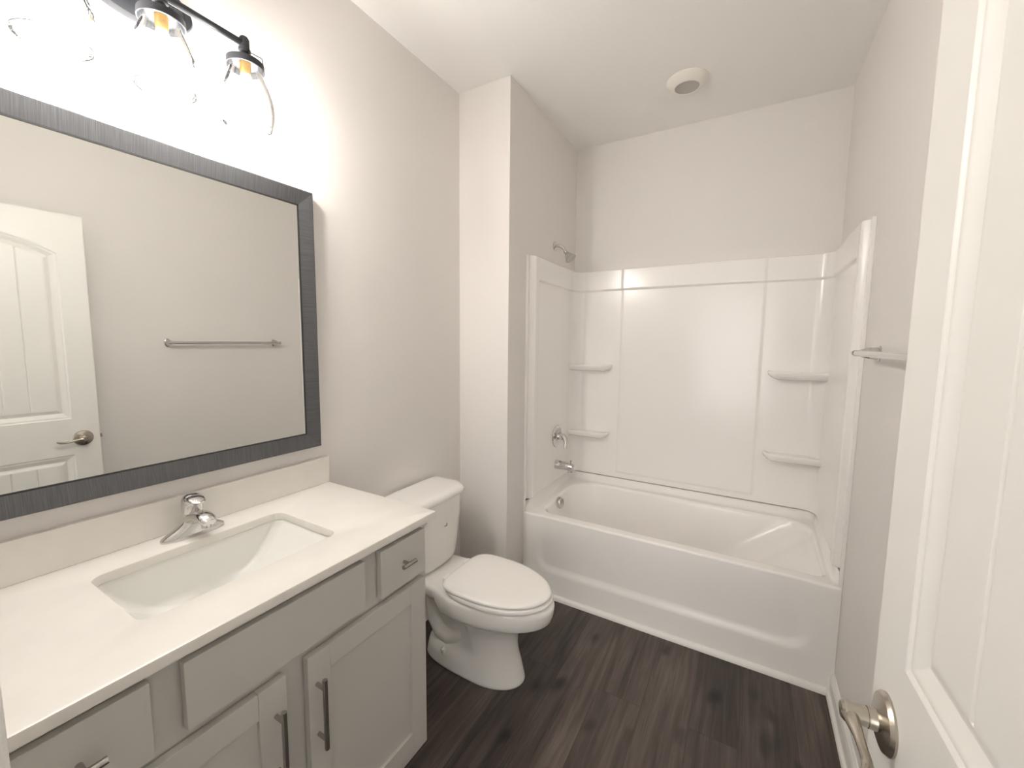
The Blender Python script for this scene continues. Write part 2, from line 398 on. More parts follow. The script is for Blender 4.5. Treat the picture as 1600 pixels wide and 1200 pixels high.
# baseboards: extruded profile
def baseboard(name, p0, p1, nrm, h=0.095, shoe=True):
    nx, ny = nrm
    prof = [(0, 0), (0.026, 0), (0.026, 0.006), (0.023, 0.013), (0.0145, 0.019), (0.0135, 0.022), (0.0135, h*0.70), (0.0105, h*0.78), (0.0115, h*0.86), (0.006, h*0.96), (0.004, h), (0, h)]
    if not shoe: prof = [(0, 0)]+prof[5:]
    m = MB()
    rings = [[(p[0]+nx*d, p[1]+ny*d, z) for d, z in prof] for p in (p0, p1)]
    vs = m.grid(rings, close_u=True, smooth=False)
    m.bm.faces.new(vs[0]); m.bm.faces.new(vs[-1])
    return struct(name, m, M_trim)
baseboard('baseboard_right', (W, N), (W, TF-0.001), (-1, 0))
baseboard('baseboard_left', (0, VR-0.01), (0, F), (1, 0))
baseboard('baseboard_wing', (0.0, F), (S, F), (0, -1))
baseboard('baseboard_wing_side', (S, F), (S, TF-0.002), (1, 0))
# quarter-round along the tub apron
m = MB()
prof = [(0.0, 0.0)]+[(-0.019*math.cos(a), 0.024*math.sin(a)) for a in [i*math.pi/2/8 for i in range(9)]]
vs = m.grid([[(x, TF-0.001+d, z) for d, z in prof] for x in (S+0.004, W-0.024)], close_u=True, smooth=True)
m.bm.faces.new(vs[0]); m.bm.faces.new(vs[-1])
struct('trim_2', m, M_trim)

# ------------------------------------------------------------------ door
DSL = -0.047
def door_pt(s, d, z):
    # s from the latch edge towards the hinges, d out of the room face
    y = 0.667 - s*0.9989
    x = 1.5865 + s*0.0470
    return Vector((x - d*0.9989, y - d*0.0470, z))
DLEN, DTOP, DTH = 0.707, 2.045, 0.035
def rect_in(s, z, s0, s1, z0, z1):
    return min(s-s0, s1-s, z-z0, z1-z)
def arch_in(s, z):
    c = 0.3535; hwid = 0.2565
    top = 1.852 + 0.074*(1-((s-c)/hwid)**2)
    g = 0.074*2*abs(s-c)/hwid**2
    return min(s-0.097, 0.61-s, z-1.035, (top-z)/math.sqrt(1+g*g))
def prof_door(t):
    if t <= 0: return 0.0
    if t < 0.006: return -0.0035*ss(0, 0.006, t)
    if t < 0.011: return -0.0035
    if t < 0.030: return -0.0035-0.0085*((t-0.011)/0.019)
    if t < 0.050: return -0.012+0.006*ss(0.030, 0.050, t)
    return -0.006
def door_d(s, z):
    t = max(arch_in(s, z), rect_in(s, z, 0.097, 0.61, 0.235, 0.852))
    d = prof_door(t)
    if t > 0.048:
        for g in (0.230, 0.3123, 0.3947, 0.477):
            q = abs(s-g)
            if q < 0.004: d -= 0.0035*(1-q/0.004)
    return d
def fine(vals, lo, hi, step, coarse):
    out = set([lo, hi])
    x = lo
    while x < hi: out.add(round(x, 5)); x += coarse
    for a, bb in vals:
        x = a
        while x <= bb: out.add(round(x, 5)); x += step
    return sorted(v for v in out if lo <= v <= hi)
door = thing('door_1', 'white two panel door with arched plank panels, open towards the right wall', 'door', (1.62, -0.035, 0.0), 'structure')
svals = fine([(0.095, 0.152), (0.555, 0.612), (0.224, 0.236), (0.306, 0.318), (0.389, 0.401), (0.471, 0.483)], 0.0, DLEN, 0.002, 0.02)
zvals = fine([(1.033, 1.09), (0.798, 0.854), (0.233, 0.29), (1.80, 1.932)], 0.012, DTOP, 0.002, 0.06)
m = MB()
m.grid([[door_pt(s, door_d(s, z), z) for s in svals] for z in zvals])
m.grid([[door_pt(s, -DTH-door_d(s, z), z) for s in svals] for z in zvals], flip=True)
for s in (0.0, DLEN):
    m.grid([[door_pt(s, 0, z), door_pt(s, -DTH, z)] for z in (0.012, DTOP)], smooth=False)
for z in (0.012, DTOP):
    m.grid([[door_pt(s, 0, z), door_pt(s, -DTH, z)] for s in (0.0, DLEN)], smooth=False)
obj('door_leaf', m, M_door, door, 20)
# lever set
nrm = (door_pt(0, 1, 0)-door_pt(0, 0, 0))
along = (door_pt(1, 0, 0)-door_pt(0, 0, 0))
def lever(side):
    c = door_pt(0.064, 0 if side > 0 else -DTH, 0.932)
    a = nrm*side
    h = MB()
    h.lathe([(0.0, 0.0), (0.0385, 0.0), (0.039, 0.003), (0.036, 0.0075), (0.024, 0.0115), (0.0145, 0.013), (0.0135, 0.020), (0.0135, 0.022)], c, a, 40, cap0=False, cap1=False)
    hd = obj('door_handle' if side > 0 else 'outer_door_handle', h, M_nickel, door)
    h = MB()
    h.lathe([(0.0, 0.0215), (0.0125, 0.0215), (0.0128, 0.023), (0.0122, 0.036), (0.0128, 0.040), (0.0140, 0.044), (0.0138, 0.048), (0.010, 0.0515), (0.0, 0.052)], c, a, 28, cap0=False, cap1=False)
    P = [c+a*0.042+along*t+Vector((0, 0, dz)) - a*da for t, dz, da in
         ((-0.006, 0.0, 0.0), (0.008, 0.0, 0.0), (0.022, -0.001, 0.001), (0.038, -0.004, 0.003), (0.055, -0.0075, 0.004), (0.070, -0.0085, 0.004), (0.083, -0.007, 0.002), (0.094, -0.003, -0.002), (0.101, 0.001, -0.004))]
    h.tube(P, [0.009, 0.0105, 0.0085, 0.0062, 0.0056, 0.006, 0.0066, 0.0062, 0.003], 16, sq=(1.0, 0.85))
    lv = obj('lever', h, M_nickel, hd)
    h = MB(); h.lathe([(0.0, 0), (0.0022, 0), (0.0018, 0.0006), (0, 0.0008)], c+a*0.03+Vector((0, 0, -0.0123)), (0, 0, -1), 12, cap0=False, cap1=False)
    obj('set_screw', h, M_black, hd)
lever(1); lever(-1)
m = MB()
c = door_pt(0.0, -DTH/2, 0.932)
m.merge((lambda b: b)(bmesh.new()))
e0 = -along
rings = []
for h_, r in ((0.0, 1.0), (0.009, 1.0), (0.010, 0.8)):
    rings.append([c+e0*h_+nrm*sx*0.008*r+Vector((0, 0, sz*0.009*r)) for sx, sz in ((-1, -1), (1, -1), (1, 1), (-1, 1))])
m.loft(rings, smooth=False)
obj('latch_bolt', m, M_nickel, door)
for hz in (0.25, 1.05, 1.85):
    m = MB(); p = door_pt(DLEN+0.004, 0.004, hz)
    m.lathe([(0, 0), (0.006, 0), (0.006, 0.088), (0, 0.088)], p, (0, 0, 1), 16, cap0=False, cap1=False)
    obj('hinge', m, M_nickel, door)

# ------------------------------------------------------------------ tub surround
CR = 0.075
OFF = 0.020
def plan():
    """points on the U path with inward normals: (x, y, nx, ny, leg, coordinate)"""
    out = []
    xl, xr, yb, yf = S+OFF, W-OFF, B-OFF, TF
    y = yf
    ys = fine([(TF, TF+0.14)], TF, yb-CR, 0.003, 0.03)
    for y in ys: out.append((xl, y, 1, 0, 'L', y-TF))
    for k in range(1, 13):
        a = math.pi-(math.pi/2)*k/13
        out.append((xl+CR+CR*math.cos(a), yb-CR+CR*math.sin(a), -math.cos(a), -math.sin(a), 'C', 0))
    for x in fine([(0.63, 0.69), (1.42, 1.48)], xl+CR, xr-CR, 0.003, 0.03): out.append((x, yb, 0, -1, 'B', x))
    for k in range(1, 13):
        a = math.pi/2-(math.pi/2)*k/13
        out.append((xr-CR+CR*math.cos(a), yb-CR+CR*math.sin(a), -math.cos(a), -math.sin(a), 'C', 0))
    for y in reversed(ys): out.append((xr, y, -1, 0, 'R', y-TF))
    return out
PL = plan()
def sur_d(leg, u, z):
    band = ss(1.786, 1.800, z)
    if leg in 'LR':
        bead = -0.008*(1-ss(0.006, 0.014, u))
        dip = -0.015*ss(0.006, 0.014, u)*(1-ss(0.030, 0.055, u))
        col = 0.014*ss(0.030, 0.055, u)*(1-ss(0.095, 0.115, u))
        pan = 0.012*band*ss(0.100, 0.115, u)
        return bead+dip+col+pan
    if leg == 'C':
        return 0.012*band
    cen = ss(0.648, 0.668, u)*(1-ss(1.444, 1.464, u))
    low = ss(0.562, 0.582, z)
    return 0.012*band + 0.006*cen*low
Z0S = 0.531
zs = fine([(0.56, 0.586), (1.782, 1.804), (Z0S, Z0S+0.006), (ZS-0.008, ZS)], Z0S, ZS, 0.002, 0.08)
m = MB()
rows = []
lipr = 0.006
top = lambda leg, u: ZS
rows.append([(p[0]-p[2]*OFF, p[1]-p[3]*OFF, Z0S) for p in PL])
rows.append([(p[0]-p[2]*0.006, p[1]-p[3]*0.006, Z0S) for p in PL])
for z in zs:
    r = []
    for x, y, nx, ny, leg, u in PL:
        d = sur_d(leg, u, z)
        if z > ZS-lipr: d -= lipr-math.sqrt(max(0, lipr**2-(z-ZS+lipr)**2))
        if z < Z0S+0.004: d -= 0.004-(z-Z0S)
        r.append((x+nx*d, y+ny*d, z))
    rows.append(r)
rows.append([(p[0]-p[2]*(OFF-0.0005), p[1]-p[3]*(OFF-0.0005), ZS) for p in PL])
# push corner wall-side points into the true wall corners is not needed: thin shell
m.grid(rows)
sur = thing('tub_surround', 'glossy white moulded wall surround above the bathtub with four corner shelves', 'tub surround', (1.04, B-0.02, Z0S))
so = obj('surround_panel', m, M_acr, sur, 50)
# front edges closed against the wall
for p in (PL[0], PL[-1]):
    m = MB()
    x, y, nx, ny, leg, u = p
    m.box(min(x-nx*OFF, x-nx*0.006), max(x-nx*OFF, x-nx*0.006), TF-0.004, TF+0.004, 0.47, ZS, 0.002)
    obj('edge_bead', m, M_acr, sur)

def shelf(x0, x1, z, side):
    """corner shelf on the back wall; the free end is at x1 for side 'L', at x0 for side 'R'"""
    yb = B-OFF+0.004; D = 0.098
    mir = (lambda x: x) if side == 'L' else (lambda x: x0+x1-x)
    Lw = x1-x0
    out = []
    # plan outline of front edge from the free end to the corner
    pts = []
    nseg = 26
    for k in range(nseg+1):
        t = k/nseg
        # free end rounded, depth grows to D
        xx = Lw-0.0 if k == 0 else None
        pts.append(t)
    def edge(t, inset):
        # t 0..1: around the free end then along the front
        r = 0.045
        La = math.pi/2*r
        Lb = Lw-r
        q = t*(La+Lb)
        if q < La:
            a = q/r
            x = Lw-r+(r-inset)*math.cos(a); y = (D-r)*(a/(math.pi/2))**0.8*1.0+(r-inset)*math.sin(a)
        else:
            f = (q-La)/Lb
            x = Lw-r-f*Lb
            y = D-inset
        return x, y
    prof = [(0.060, -0.046), (0.035, -0.043), (0.018, -0.036), (0.007, -0.026), (0.001, -0.014), (0.0, -0.007), (0.002, -0.002), (0.006, 0.0), (0.011, -0.001), (0.015, -0.004), (0.03, -0.005)]
    m = MB()
    rows = []
    for k in range(nseg+1):
        row = []
        for ins, dz in prof:
            x, y = edge(k/nseg, ins)
            row.append((mir(x0+x) if side == 'L' else (x1-x), yb-max(y, 0), z+dz))
        rows.append(row)
    m.grid(rows)
    # bottom and top sheets back to the wall
    for idx, dz in ((0, -0.050), (len(prof)-1, -0.005)):
        a = [rows[k][idx] for k in range(nseg+1)]
        m.grid([a, [(p[0], yb, z+dz) for p in a]])
    o = obj('corner_shelf', m, M_acr, sur, 60)
    return o
shelf(S+OFF, 0.607, 1.300, 'L')
shelf(S+OFF, 0.600, 0.842, 'L')
shelf(1.492, W-OFF, 1.300, 'R')
shelf(1.492, W-OFF, 0.842, 'R')

# ------------------------------------------------------------------ bathtub
def rrect(x0, x1, y0, y1, r, ns=26, nc=12):
    """closed loop, same number of points whatever the size; r = one radius or four (x0y0, x1y0, x1y1, x0y1)"""
    if not isinstance(r, (tuple, list)): r = (r,)*4
    r = [min(v, (x1-x0)/2-1e-4, (y1-y0)/2-1e-4) for v in r]
    cs = [(x0+r[0], y0+r[0], math.pi, r[0]), (x1-r[1], y0+r[1], 1.5*math.pi, r[1]), (x1-r[2], y1-r[2], 0, r[2]), (x0+r[3], y1-r[3], .5*math.pi, r[3])]
    pts = []
    for i, (cx, cy, a0, rr) in enumerate(cs):
        arc = [(cx+rr*math.cos(a0+math.pi/2*k/nc), cy+rr*math.sin(a0+math.pi/2*k/nc)) for k in range(nc+1)]
        pts += arc
        nx, ny, na, nr = cs[(i+1) % 4]
        s0 = arc[-1]; s1 = (nx+nr*math.cos(na), ny+nr*math.sin(na))
        for k in range(1, ns): pts.append((s0[0]+(s1[0]-s0[0])*k/ns, s0[1]+(s1[1]-s0[1])*k/ns))
    return pts
tub = thing('bathtub', 'white acrylic alcove bathtub with a recessed apron', 'bathtub', (1.045, TF+0.02, 0))
X0, X1, Y1 = S+0.0008, W-0.0008, B-0.012
def deckz(x, y):
    return ZR+0.022*ss(TF+0.05, B-0.10, y)
def lip(x, y):
    return ZR+0.060*ss(TF+0.0, TF+0.10, y) if y > TF+0.001 else ZR
rings = []
rr_ = rrect(X0, X1, TF+0.012, Y1, 0.002)
rings.append([(x, y, lip(x, y) if (y > TF+0.02) else ZR) for x, y in rr_])
for ins, kk in ((0.010, 0.82), (0.018, 0.42), (0.026, 0.15), (0.036, 0.0)):
    R_ = rrect(X0+ins, X1-ins*0.8, TF+0.012+(ins*0.3), Y1-ins, 0.004+ins)
    rings.append([(x, y, deckz(x, y)+(lip(x, y)-deckz(x, y))*kk*ss(TF+0.014, TF+0.05, y)) for x, y in R_])
bx0, bx1, by0, by1 = 0.392, W-0.040, TF+0.062, 2.572
cr = (0.075, 0.040, 0.13, 0.17)
def brect(i, fx0=0, fx1=0, r=None):
    return rrect(bx0+i+fx0, bx1-i-fx1, by0+i, by1-i, r or tuple(max(0.02, c-i*0.3) for c in cr))
rings.append([(x, y, deckz(x, y)) for x, y in brect(-0.006)])
for ins, dz in ((0.0, -0.0008), (0.004, -0.003), (0.008, -0.007), (0.011, -0.013), (0.013, -0.022)):
    rings.append([(x, y, deckz(x, y)+dz) for x, y in brect(ins)])
nb = 14
for k in range(1, nb+1):
    t = k/nb
    fl = t**1.0
    ins = 0.013+0.045*fl
    fx1 = 0.30*fl+0.02*math.sin(math.pi*fl)
    fx0 = 0.055*fl
    zz = lambda x, y: (deckz(x, y)-0.022)*(1-fl)+0.150*fl
    cc = tuple(max(0.05, c+0.04*fl) for c in cr)
    rings.append([(x, y, zz(x, y)) for x, y in brect(ins, fx0, fx1, cc)])
for k in range(1, 7):
    a = math.pi/2*k/6
    ins = 0.058+0.055*(1-math.cos(a)); z = 0.150-0.055*math.sin(a)
    rings.append([(x, y, z) for x, y in brect(ins, 0.055, 0.30+0.03*(1-math.cos(a)), (0.11, 0.09, 0.15, 0.17))])
rings.append([(x, y, 0.092) for x, y in brect(0.20, 0.05, 0.33, 0.08)])
m = MB()
m.loft(rings, cap0=False, cap1=True, capsmooth=True)
# apron
def ap_d(x, z):
    e = min(x-0.395, 1.69-x, z-0.135)
    # rounded corners
    cx_ = max(0, 0.395+0.09-x, x-(1.69-0.09)); cz_ = max(0, 0.135+0.09-z)
    if cx_ > 0 and cz_ > 0: e = 0.09-math.hypot(cx_, cz_)
    return 0.011*ss(0.0, 0.050, e)*(1-0.75*ss(0.20, 0.42, z))
xs = fine([(0.39, 0.50), (1.58, 1.70)], X0, X1, 0.006, 0.03)
zz_ = fine([(0.13, 0.24)], 0.0, ZR-0.012, 0.004, 0.02)
rows = [[(x, TF+ap_d(x, z), z) for x in xs] for z in zz_]
for k in range(1, 7):
    a = math.pi/2*k/6
    rows.append([(x, TF+ap_d(x, ZR-0.012)*(1-k/6)+0.012*(1-math.cos(a)), ZR-0.012+0.012*math.sin(a)) for x in xs])
m.grid(rows)
obj('tub_shell', m, M_acr, tub, 60)
# overflow cover on the drain-end wall of the basin
m = MB()
oc = Vector((0.412, 2.228, 0.440)); oa = Vector((1, 0, 0.12)).normalized()
m.lathe([(0.0, -0.004), (0.036, -0.004), (0.037, 0.012), (0.034, 0.020), (0.030, 0.022), (0.0, 0.023)], oc, oa, 36, cap0=False, cap1=False)
ov = obj('overflow_cover', m, M_chrome, tub)
m = MB()
for k in range(-3, 4):
    hw = math.sqrt(max(0, 0.028**2-(k*0.0085)**2))
    c = oc+oa*0.0235+Vector((0, 0, k*0.0085))
    m.box(c.x-0.001, c.x+0.0012, c.y-hw, c.y+hw, c.z-0.0016, c.z+0.0016)
obj('cover_slots', m, M_steel, ov)
m = MB(); m.lathe([(0, 0), (0.034, 0), (0.032, 0.004), (0.012, 0.005), (0.010, 0.012), (0, 0.013)], (0.62, 2.28, 0.092), n=28, cap0=False, cap1=False)
obj('drain', m, M_chrome, tub)

# ------------------------------------------------------------------ bath fittings
vy = 2.352
sh = thing('shower_sprayer', 'small chrome shower head on a bent arm, high on the alcove end wall', 'shower head', (S, 2.31, 2.03))
m = MB(); m.lathe([(0, 0), (0.030, 0.0), (0.030, 0.003), (0.022, 0.007), (0.011, 0.010), (0, 0.010)], (S, 2.31, 2.040), (1, 0, 0), 32, cap0=False, cap1=False); obj('wall_flange', m, M_chrome, sh)
m = MB()
P = [(S+0.003, 2.31, 2.040), (S+0.022, 2.313, 2.041), (S+0.040, 2.317, 2.036), (S+0.054, 2.32, 2.024), (S+0.066, 2.322, 2.006)]
m.tube(P, 0.0095, 16); obj('shower_arm', m, M_chrome, sh)
m = MB(); ax = Vector((0.60, 0.05, -0.80)).normalized()
m.lathe([(0, -0.004), (0.012, -0.002), (0.014, 0.004), (0.012, 0.010), (0.015, 0.016), (0.027, 0.040), (0.036, 0.056), (0.0365, 0.063), (0.034, 0.065)], Vector(P[-1]), ax, 32, cap0=False, cap1=False); hd = obj('spray_head', m, M_chrome, sh)
m = MB(); m.lathe([(0, 0.060), (0.034, 0.0645), (0.0335, 0.0655), (0, 0.0665)], Vector(P[-1]), ax, 32, cap0=False, cap1=False); obj('spray_face', m, M_steel, hd)

vx = S+OFF+0.0003
va = thing('shower_valve', 'chrome round shower valve with a curved lever on the surround', 'shower valve', (vx, vy, 0.82))
m = MB()
m.lathe([(0, 0), (0.072, 0.0), (0.073, 0.003), (0.070, 0.007), (0.058, 0.010), (0.045, 0.008), (0.032, 0.009), (0.028, 0.014), (0, 0.015)], (vx, vy, 0.832), (1, 0, 0), 48, cap0=False, cap1=False); obj('escutcheon', m, M_chrome, va)
m = MB(); m.lathe([(0, 0), (0.021, 0), (0.021, 0.028), (0.019, 0.040), (0.0, 0.044)], (vx+0.008, vy, 0.832), (1, 0, 0), 32, cap0=False, cap1=False)
obj('valve_stem', m, M_chrome, va)
m = MB(); m.tube([(vx+0.036, vy, 0.840), (vx+0.052, vy-0.002, 0.836), (vx+0.066, vy-0.008, 0.822), (vx+0.072, vy-0.014, 0.802), (vx+0.070, vy-0.020, 0.782), (vx+0.072, vy-0.026, 0.767), (vx+0.078, vy-0.030, 0.759)], [0.017, 0.019, 0.016, 0.012, 0.0095, 0.009, 0.005], 16)
obj('lever', m, M_chrome, va)
sp = thing('tub_spout', 'chrome tub spout with a diverter knob above the bathtub', 'tub spout', (vx, vy, 0.640))
m = MB()
m.tube([(vx, vy, 0.645), (vx+0.02, vy, 0.645), (vx+0.045, vy, 0.644), (vx+0.075, vy, 0.642), (vx+0.100, vy, 0.639), (vx+0.118, vy, 0.636), (vx+0.124, vy, 0.635)], [0.031, 0.031, 0.028, 0.026, 0.025, 0.024, 0.018], 28)
m.lathe([(0, 0), (0.018, 0), (0.017, 0.026), (0.014, 0.028)], (vx+0.100, vy, 0.632), (0, 0, -1), 24)
obj('spout_body', m, M_chrome, sp)
m = MB(); m.lathe([(0, 0), (0.003, 0), (0.003, 0.016), (0.0065, 0.018), (0.0065, 0.023), (0, 0.025)], (vx+0.104, vy, 0.660), (0, 0, 1), 16, cap0=False, cap1=False)
obj('diverter_knob', m, M_chrome, sp)

# ------------------------------------------------------------------ towel bar
tb = thing('towel_bar', 'chrome towel bar on the right wall beside the open door', 'towel bar', (W, 1.387, 1.419))
bxx = W-0.064
for y in (1.717, 1.056):
    m = MB()
    def oct_ring(x, ry, rz, n=24): return [(x, y+ry*math.cos(2*math.pi*k/n), 1.419+rz*math.sin(2*math.pi*k/n)) for k in range(n)]
    m.loft([oct_ring(W-0.0005, .017, .026), oct_ring(W-0.005, .017, .026), oct_ring(W-0.007, .013, .021), oct_ring(W-0.025, .0125, .020), oct_ring(W-0.040, .011, .0165), oct_ring(W-0.052, .010, .0115), oct_ring(W-0.066, .010, .0105), oct_ring(W-0.072, .0085, .009), oct_ring(W-0.0755, .004, .005)])
    pt = obj('post', m, M_chrome, tb)
    sg = 1 if y > 1.4 else -1
    m = MB(); m.lathe([(0, 0), (0.009, 0), (0.0105, 0.006), (0.0095, 0.013), (0.005, 0.017), (0, 0.018)], (bxx, y+sg*0.004, 1.419), (0, sg, 0), 20, cap0=False, cap1=False); obj('end_cap', m, M_chrome, pt)
m = MB(); m.tube([(bxx, 1.056, 1.419), (bxx, 1.717, 1.419)], 0.0095, 20); obj('bar', m, M_chrome, tb)

# ------------------------------------------------------------------ ceiling vent / speaker-like light
cv = thing('ceiling_downlight', 'round white domed downlight, switched off, in the ceiling over the tub', 'downlight', (1.056, 2.205, H))
C0 = (1.056, 2.205, H)
m = MB()
m.lathe([(0.096, 0.0), (0.097, -0.004), (0.094, -0.008), (0.083, -0.019), (0.070, -0.030), (0.063, -0.035), (0.059, -0.0355), (0.056, -0.033)], C0, n=64, cap0=False, cap1=False)
obj('trim_ring', m, M_vent, cv)
m = MB(); m.lathe([(0.0, -0.026), (0.030, -0.0265), (0.052, -0.0285), (0.0565, -0.031), (0.0575, -0.0335)], C0, n=64, cap0=False, cap1=False)
obj('lens', m, mat('lens_plastic', (0.46, 0.44, 0.41), 0.5), cv)

# ------------------------------------------------------------------ mirror
MY0, MY1, MZ0, MZ1, FW = -0.042, 0.8544, 1.0519, 1.9605, 0.052
mir = thing('framed_mirror', 'large square wall mirror in a brushed dark grey frame above the vanity', 'mirror', (0, 0.406, MZ0))
prof = [(0.0, 0.0), (0.0, 0.028), (0.0015, 0.0305), (0.004, 0.0312), (0.008, 0.0306), (FW-0.002, 0.0222), (FW, 0.0215), (FW, 0.012)]   # (inset, x)
def fr_side(a, bb, ia, ib):
    """a,b corner (y,z); ia,ib inward directions"""
    m = MB()
    ring = lambda c, i: [(x, c[0]+i[0]*d, c[1]+i[1]*d) for d, x in prof]
    vs = m.grid([ring(a, ia), ring(bb, ib)], close_u=True, smooth=False)
    m.bm.faces.new(vs[0]); m.bm.faces.new(vs[-1])
    return m
cs = [((MY0, MZ0), (1, 1)), ((MY1, MZ0), (-1, 1)), ((MY1, MZ1), (-1, -1)), ((MY0, MZ1), (1, -1))]
for k, (nm, mt) in enumerate((('frame_rail', M_frame_h), ('frame_stile', M_frame_v), ('frame_rail', M_frame_h), ('frame_stile', M_frame_v))):
    a, bb = cs[k], cs[(k+1) % 4]
    obj(nm, fr_side(a[0], bb[0], a[1], bb[1]), mt, mir)
m = MB(); i = FW-0.001
for (y0, y1, z0, z1) in ((MY0+i, MY1-i, MZ0+i, MZ0+i+0.004), (MY0+i, MY1-i, MZ1-i-0.004, MZ1-i), (MY0+i, MY0+i+0.004, MZ0+i, MZ1-i), (MY1-i-0.004, MY1-i, MZ0+i, MZ1-i)):
    m.box(0.015, 0.0222, y0, y1, z0, z1)
obj('inner_lip', m, M_lip, mir)
m = boxes((0.010, 0.020, MY0+FW-0.004, MY1-FW+0.004, MZ0+FW-0.004, MZ1-FW+0.004)); obj('mirror_glass', m, M_mirror, mir)

# ------------------------------------------------------------------ vanity light
VX = 0.147; BZ = 2.252; LY = (0.206, 0.392, 0.580)
vl = thing('vanity_light', 'three lamp dark bronze vanity light with clear seeded glass jar shades', 'wall light', (0.0, 0.392, 2.25))
m = MB()
def ell(x, ry, rz, n=64): return [(x, 0.392+ry*math.cos(2*math.pi*k/n), 2.309+rz*math.sin(2*math.pi*k/n)) for k in range(n)]
m.loft([ell(0.0005, .125, .066), ell(0.014, .125, .066), ell(0.020, .121, .062), ell(0.022, .100, .052), ell(0.0235, .06, .03)])
obj('back_plate', m, M_black, vl)
m = MB(); m.tube([(0.018, 0.392, 2.309), (0.07, 0.392, 2.302), (0.120, 0.392, 2.280), (VX, 0.392, BZ+0.002)], 0.009, 14); obj('arm', m, M_black, vl)
for sx in (-0.055, 0.055):
    m = MB(); m.lathe([(0, 0), (0.006, 0), (0.0055, 0.004), (0.003, 0.006), (0, 0.0065)], (0.0215, 0.392+sx, 2.309), (1, 0, 0), 16, cap0=False, cap1=False); obj('plate_screw', m, M_black, vl)
m = MB(); m.tube([(VX, LY[0]-0.004, BZ), (VX, LY[2]+0.006, BZ)], 0.0085, 16); obj('bar', m, M_black, vl)
for ly in LY:
    m = MB()
    c = (VX, ly, BZ)
    m.lathe([(0.0, 0.018), (0.009, 0.0175), (0.0125, 0.012), (0.0125, -0.012), (0.015, -0.014), (0.015, -0.020), (0.011, -0.022), (0.0135, -0.030), (0.020, -0.038), (0.040, -0.044), (0.0455, -0.047), (0.0465, -0.064), (0.0445, -0.065), (0.0435, -0.050), (0.0, -0.048)], c, (0, 0, 1), 40, cap0=False, cap1=False)
    m.box(VX-0.024, VX-0.014, ly-0.004, ly+0.004, BZ-0.044, BZ+0.002, 0.001)
    so_ = obj('socket_cap', m, M_black, vl)
    m = MB()   # wire bail clip on the side of the cap
    m.tube([(VX+0.006, ly+0.011, BZ-0.017), (VX+0.010, ly+0.030, BZ-0.018), (VX+0.010, ly+0.041, BZ-0.018), (VX+0.010, ly+0.043, BZ-0.022), (VX+0.010, ly+0.0455, BZ-0.062)], 0.0013, 8)
    obj('bail_wire', m, M_black, so_)
    m = MB(); m.lathe([(0.0, -0.049), (0.0135, -0.049), (0.0135, -0.068), (0.0115, -0.080), (0, -0.080)], c, (0, 0, 1), 24, cap0=False, cap1=False)
    obj('bulb_base', m, M_brass, so_)
    m = MB()
    gp = [(0.039, -0.052), (0.0395, -0.060), (0.040, -0.070), (0.0435, -0.082), (0.0515, -0.100), (0.0600, -0.122), (0.0660, -0.145), (0.0685, -0.165), (0.0680, -0.185), (0.0640, -0.203), (0.0600, -0.213)]
    gi = [(r-0.0022, h) for r, h in reversed(gp)]
    gi[0] = (gp[-1][0]-0.0022, gp[-1][1])
    m.lathe(gp+[(gp[-1][0]-0.001, gp[-1][1]-0.0012)]+gi, c, (0, 0, 1), 56, cap0=False, cap1=False)
    rz = BZ-0.213; m2 = m; m = MB()
    m.tube([(VX+0.0589*math.cos(2*math.pi*k/56), ly+0.0589*math.sin(2*math.pi*k/56), rz) for k in range(57)], 0.0011, 8, caps=False)
    gs = obj('glass_shade', m2, M_glass, vl)
    obj('shade_rim', m, M_gedge, gs)
    m = MB(); m.lathe([(0.0, -0.0805), (0.011, -0.082), (0.013, -0.092), (0.020, -0.110), (0.024, -0.128), (0.024, -0.142), (0.018, -0.156), (0.009, -0.163), (0, -0.165)], c, (0, 0, 1), 28, cap0=False, cap1=False)
    obj('bulb', m, M_bulb, vl)

# ------------------------------------------------------------------ vanity cabinet
CX = 0.523; CY0, CY1 = -0.030, 0.867; CZT = ZC-0.0225
van = thing('vanity_cabinet', 'grey shaker vanity cabinet under the white worktop', 'cabinet', (0.26, 0.42, 0))
m = MB()
m.box(0.003, CX-0.018, CY0, CY0+0.016, 0.0955, CZT-0.0002, 0)
m.box(0.003, CX-0.018, CY1-0.0165, CY1-0.0005, 0.0955, CZT-0.0002, 0)
m.box(0.003, 0.012, CY0+0.016, CY1-0.0165, 0.0955, CZT-0.0002, 0)
m.box(0.012, CX-0.018, CY0+0.016, CY1-0.0165, 0.0955, 0.112, 0)
m.box(0.003, CX-0.075, CY0+0.002, CY1-0.002, 0.0, 0.0955, 0)
# face frame
for (y0, y1, z0, z1) in ((CY0, CY1, 0.0955, CZT),):
    m.box(CX-0.018, CX, y0, y1, z0, z1-0.0002, 0.001)
obj('carcass', m, M_cab, van)
def slab(name, y0, y1, z0, z1, parent):
    m = MB(); m.box(CX+0.0035, CX+0.0215, y0, y1, z0, z1, 0.0012); m.box(CX-0.001, CX+0.0040, y0+0.012, y1-0.012, z0+0.012, z1-0.012); return obj(name, m, M_cab, parent)
def knob(p, y, z):
    m = MB(); m.lathe([(0, 0), (0.005, 0), (0.005, 0.024), (0, 0.024)], (CX+0.0205, y, z), (1, 0, 0), 16, cap0=False, cap1=False)
    m.tube([(CX+0.046, y-0.026, z), (CX+0.046, y+0.026, z)], 0.006, 16)
    obj('pull', m, M_steel, p)
def pull(p, y, z0, z1):
    m = MB()
    for z in (z0+0.024, z1-0.024):
        m.lathe([(0, 0), (0.005, 0), (0.005, 0.030), (0, 0.030)], (CX+0.0205, y, z), (1, 0, 0), 16, cap0=False, cap1=False)
    m.tube([(CX+0.052, y, z0), (CX+0.052, y, z1)], 0.006, 18)
    obj('handle', m, M_steel, p)
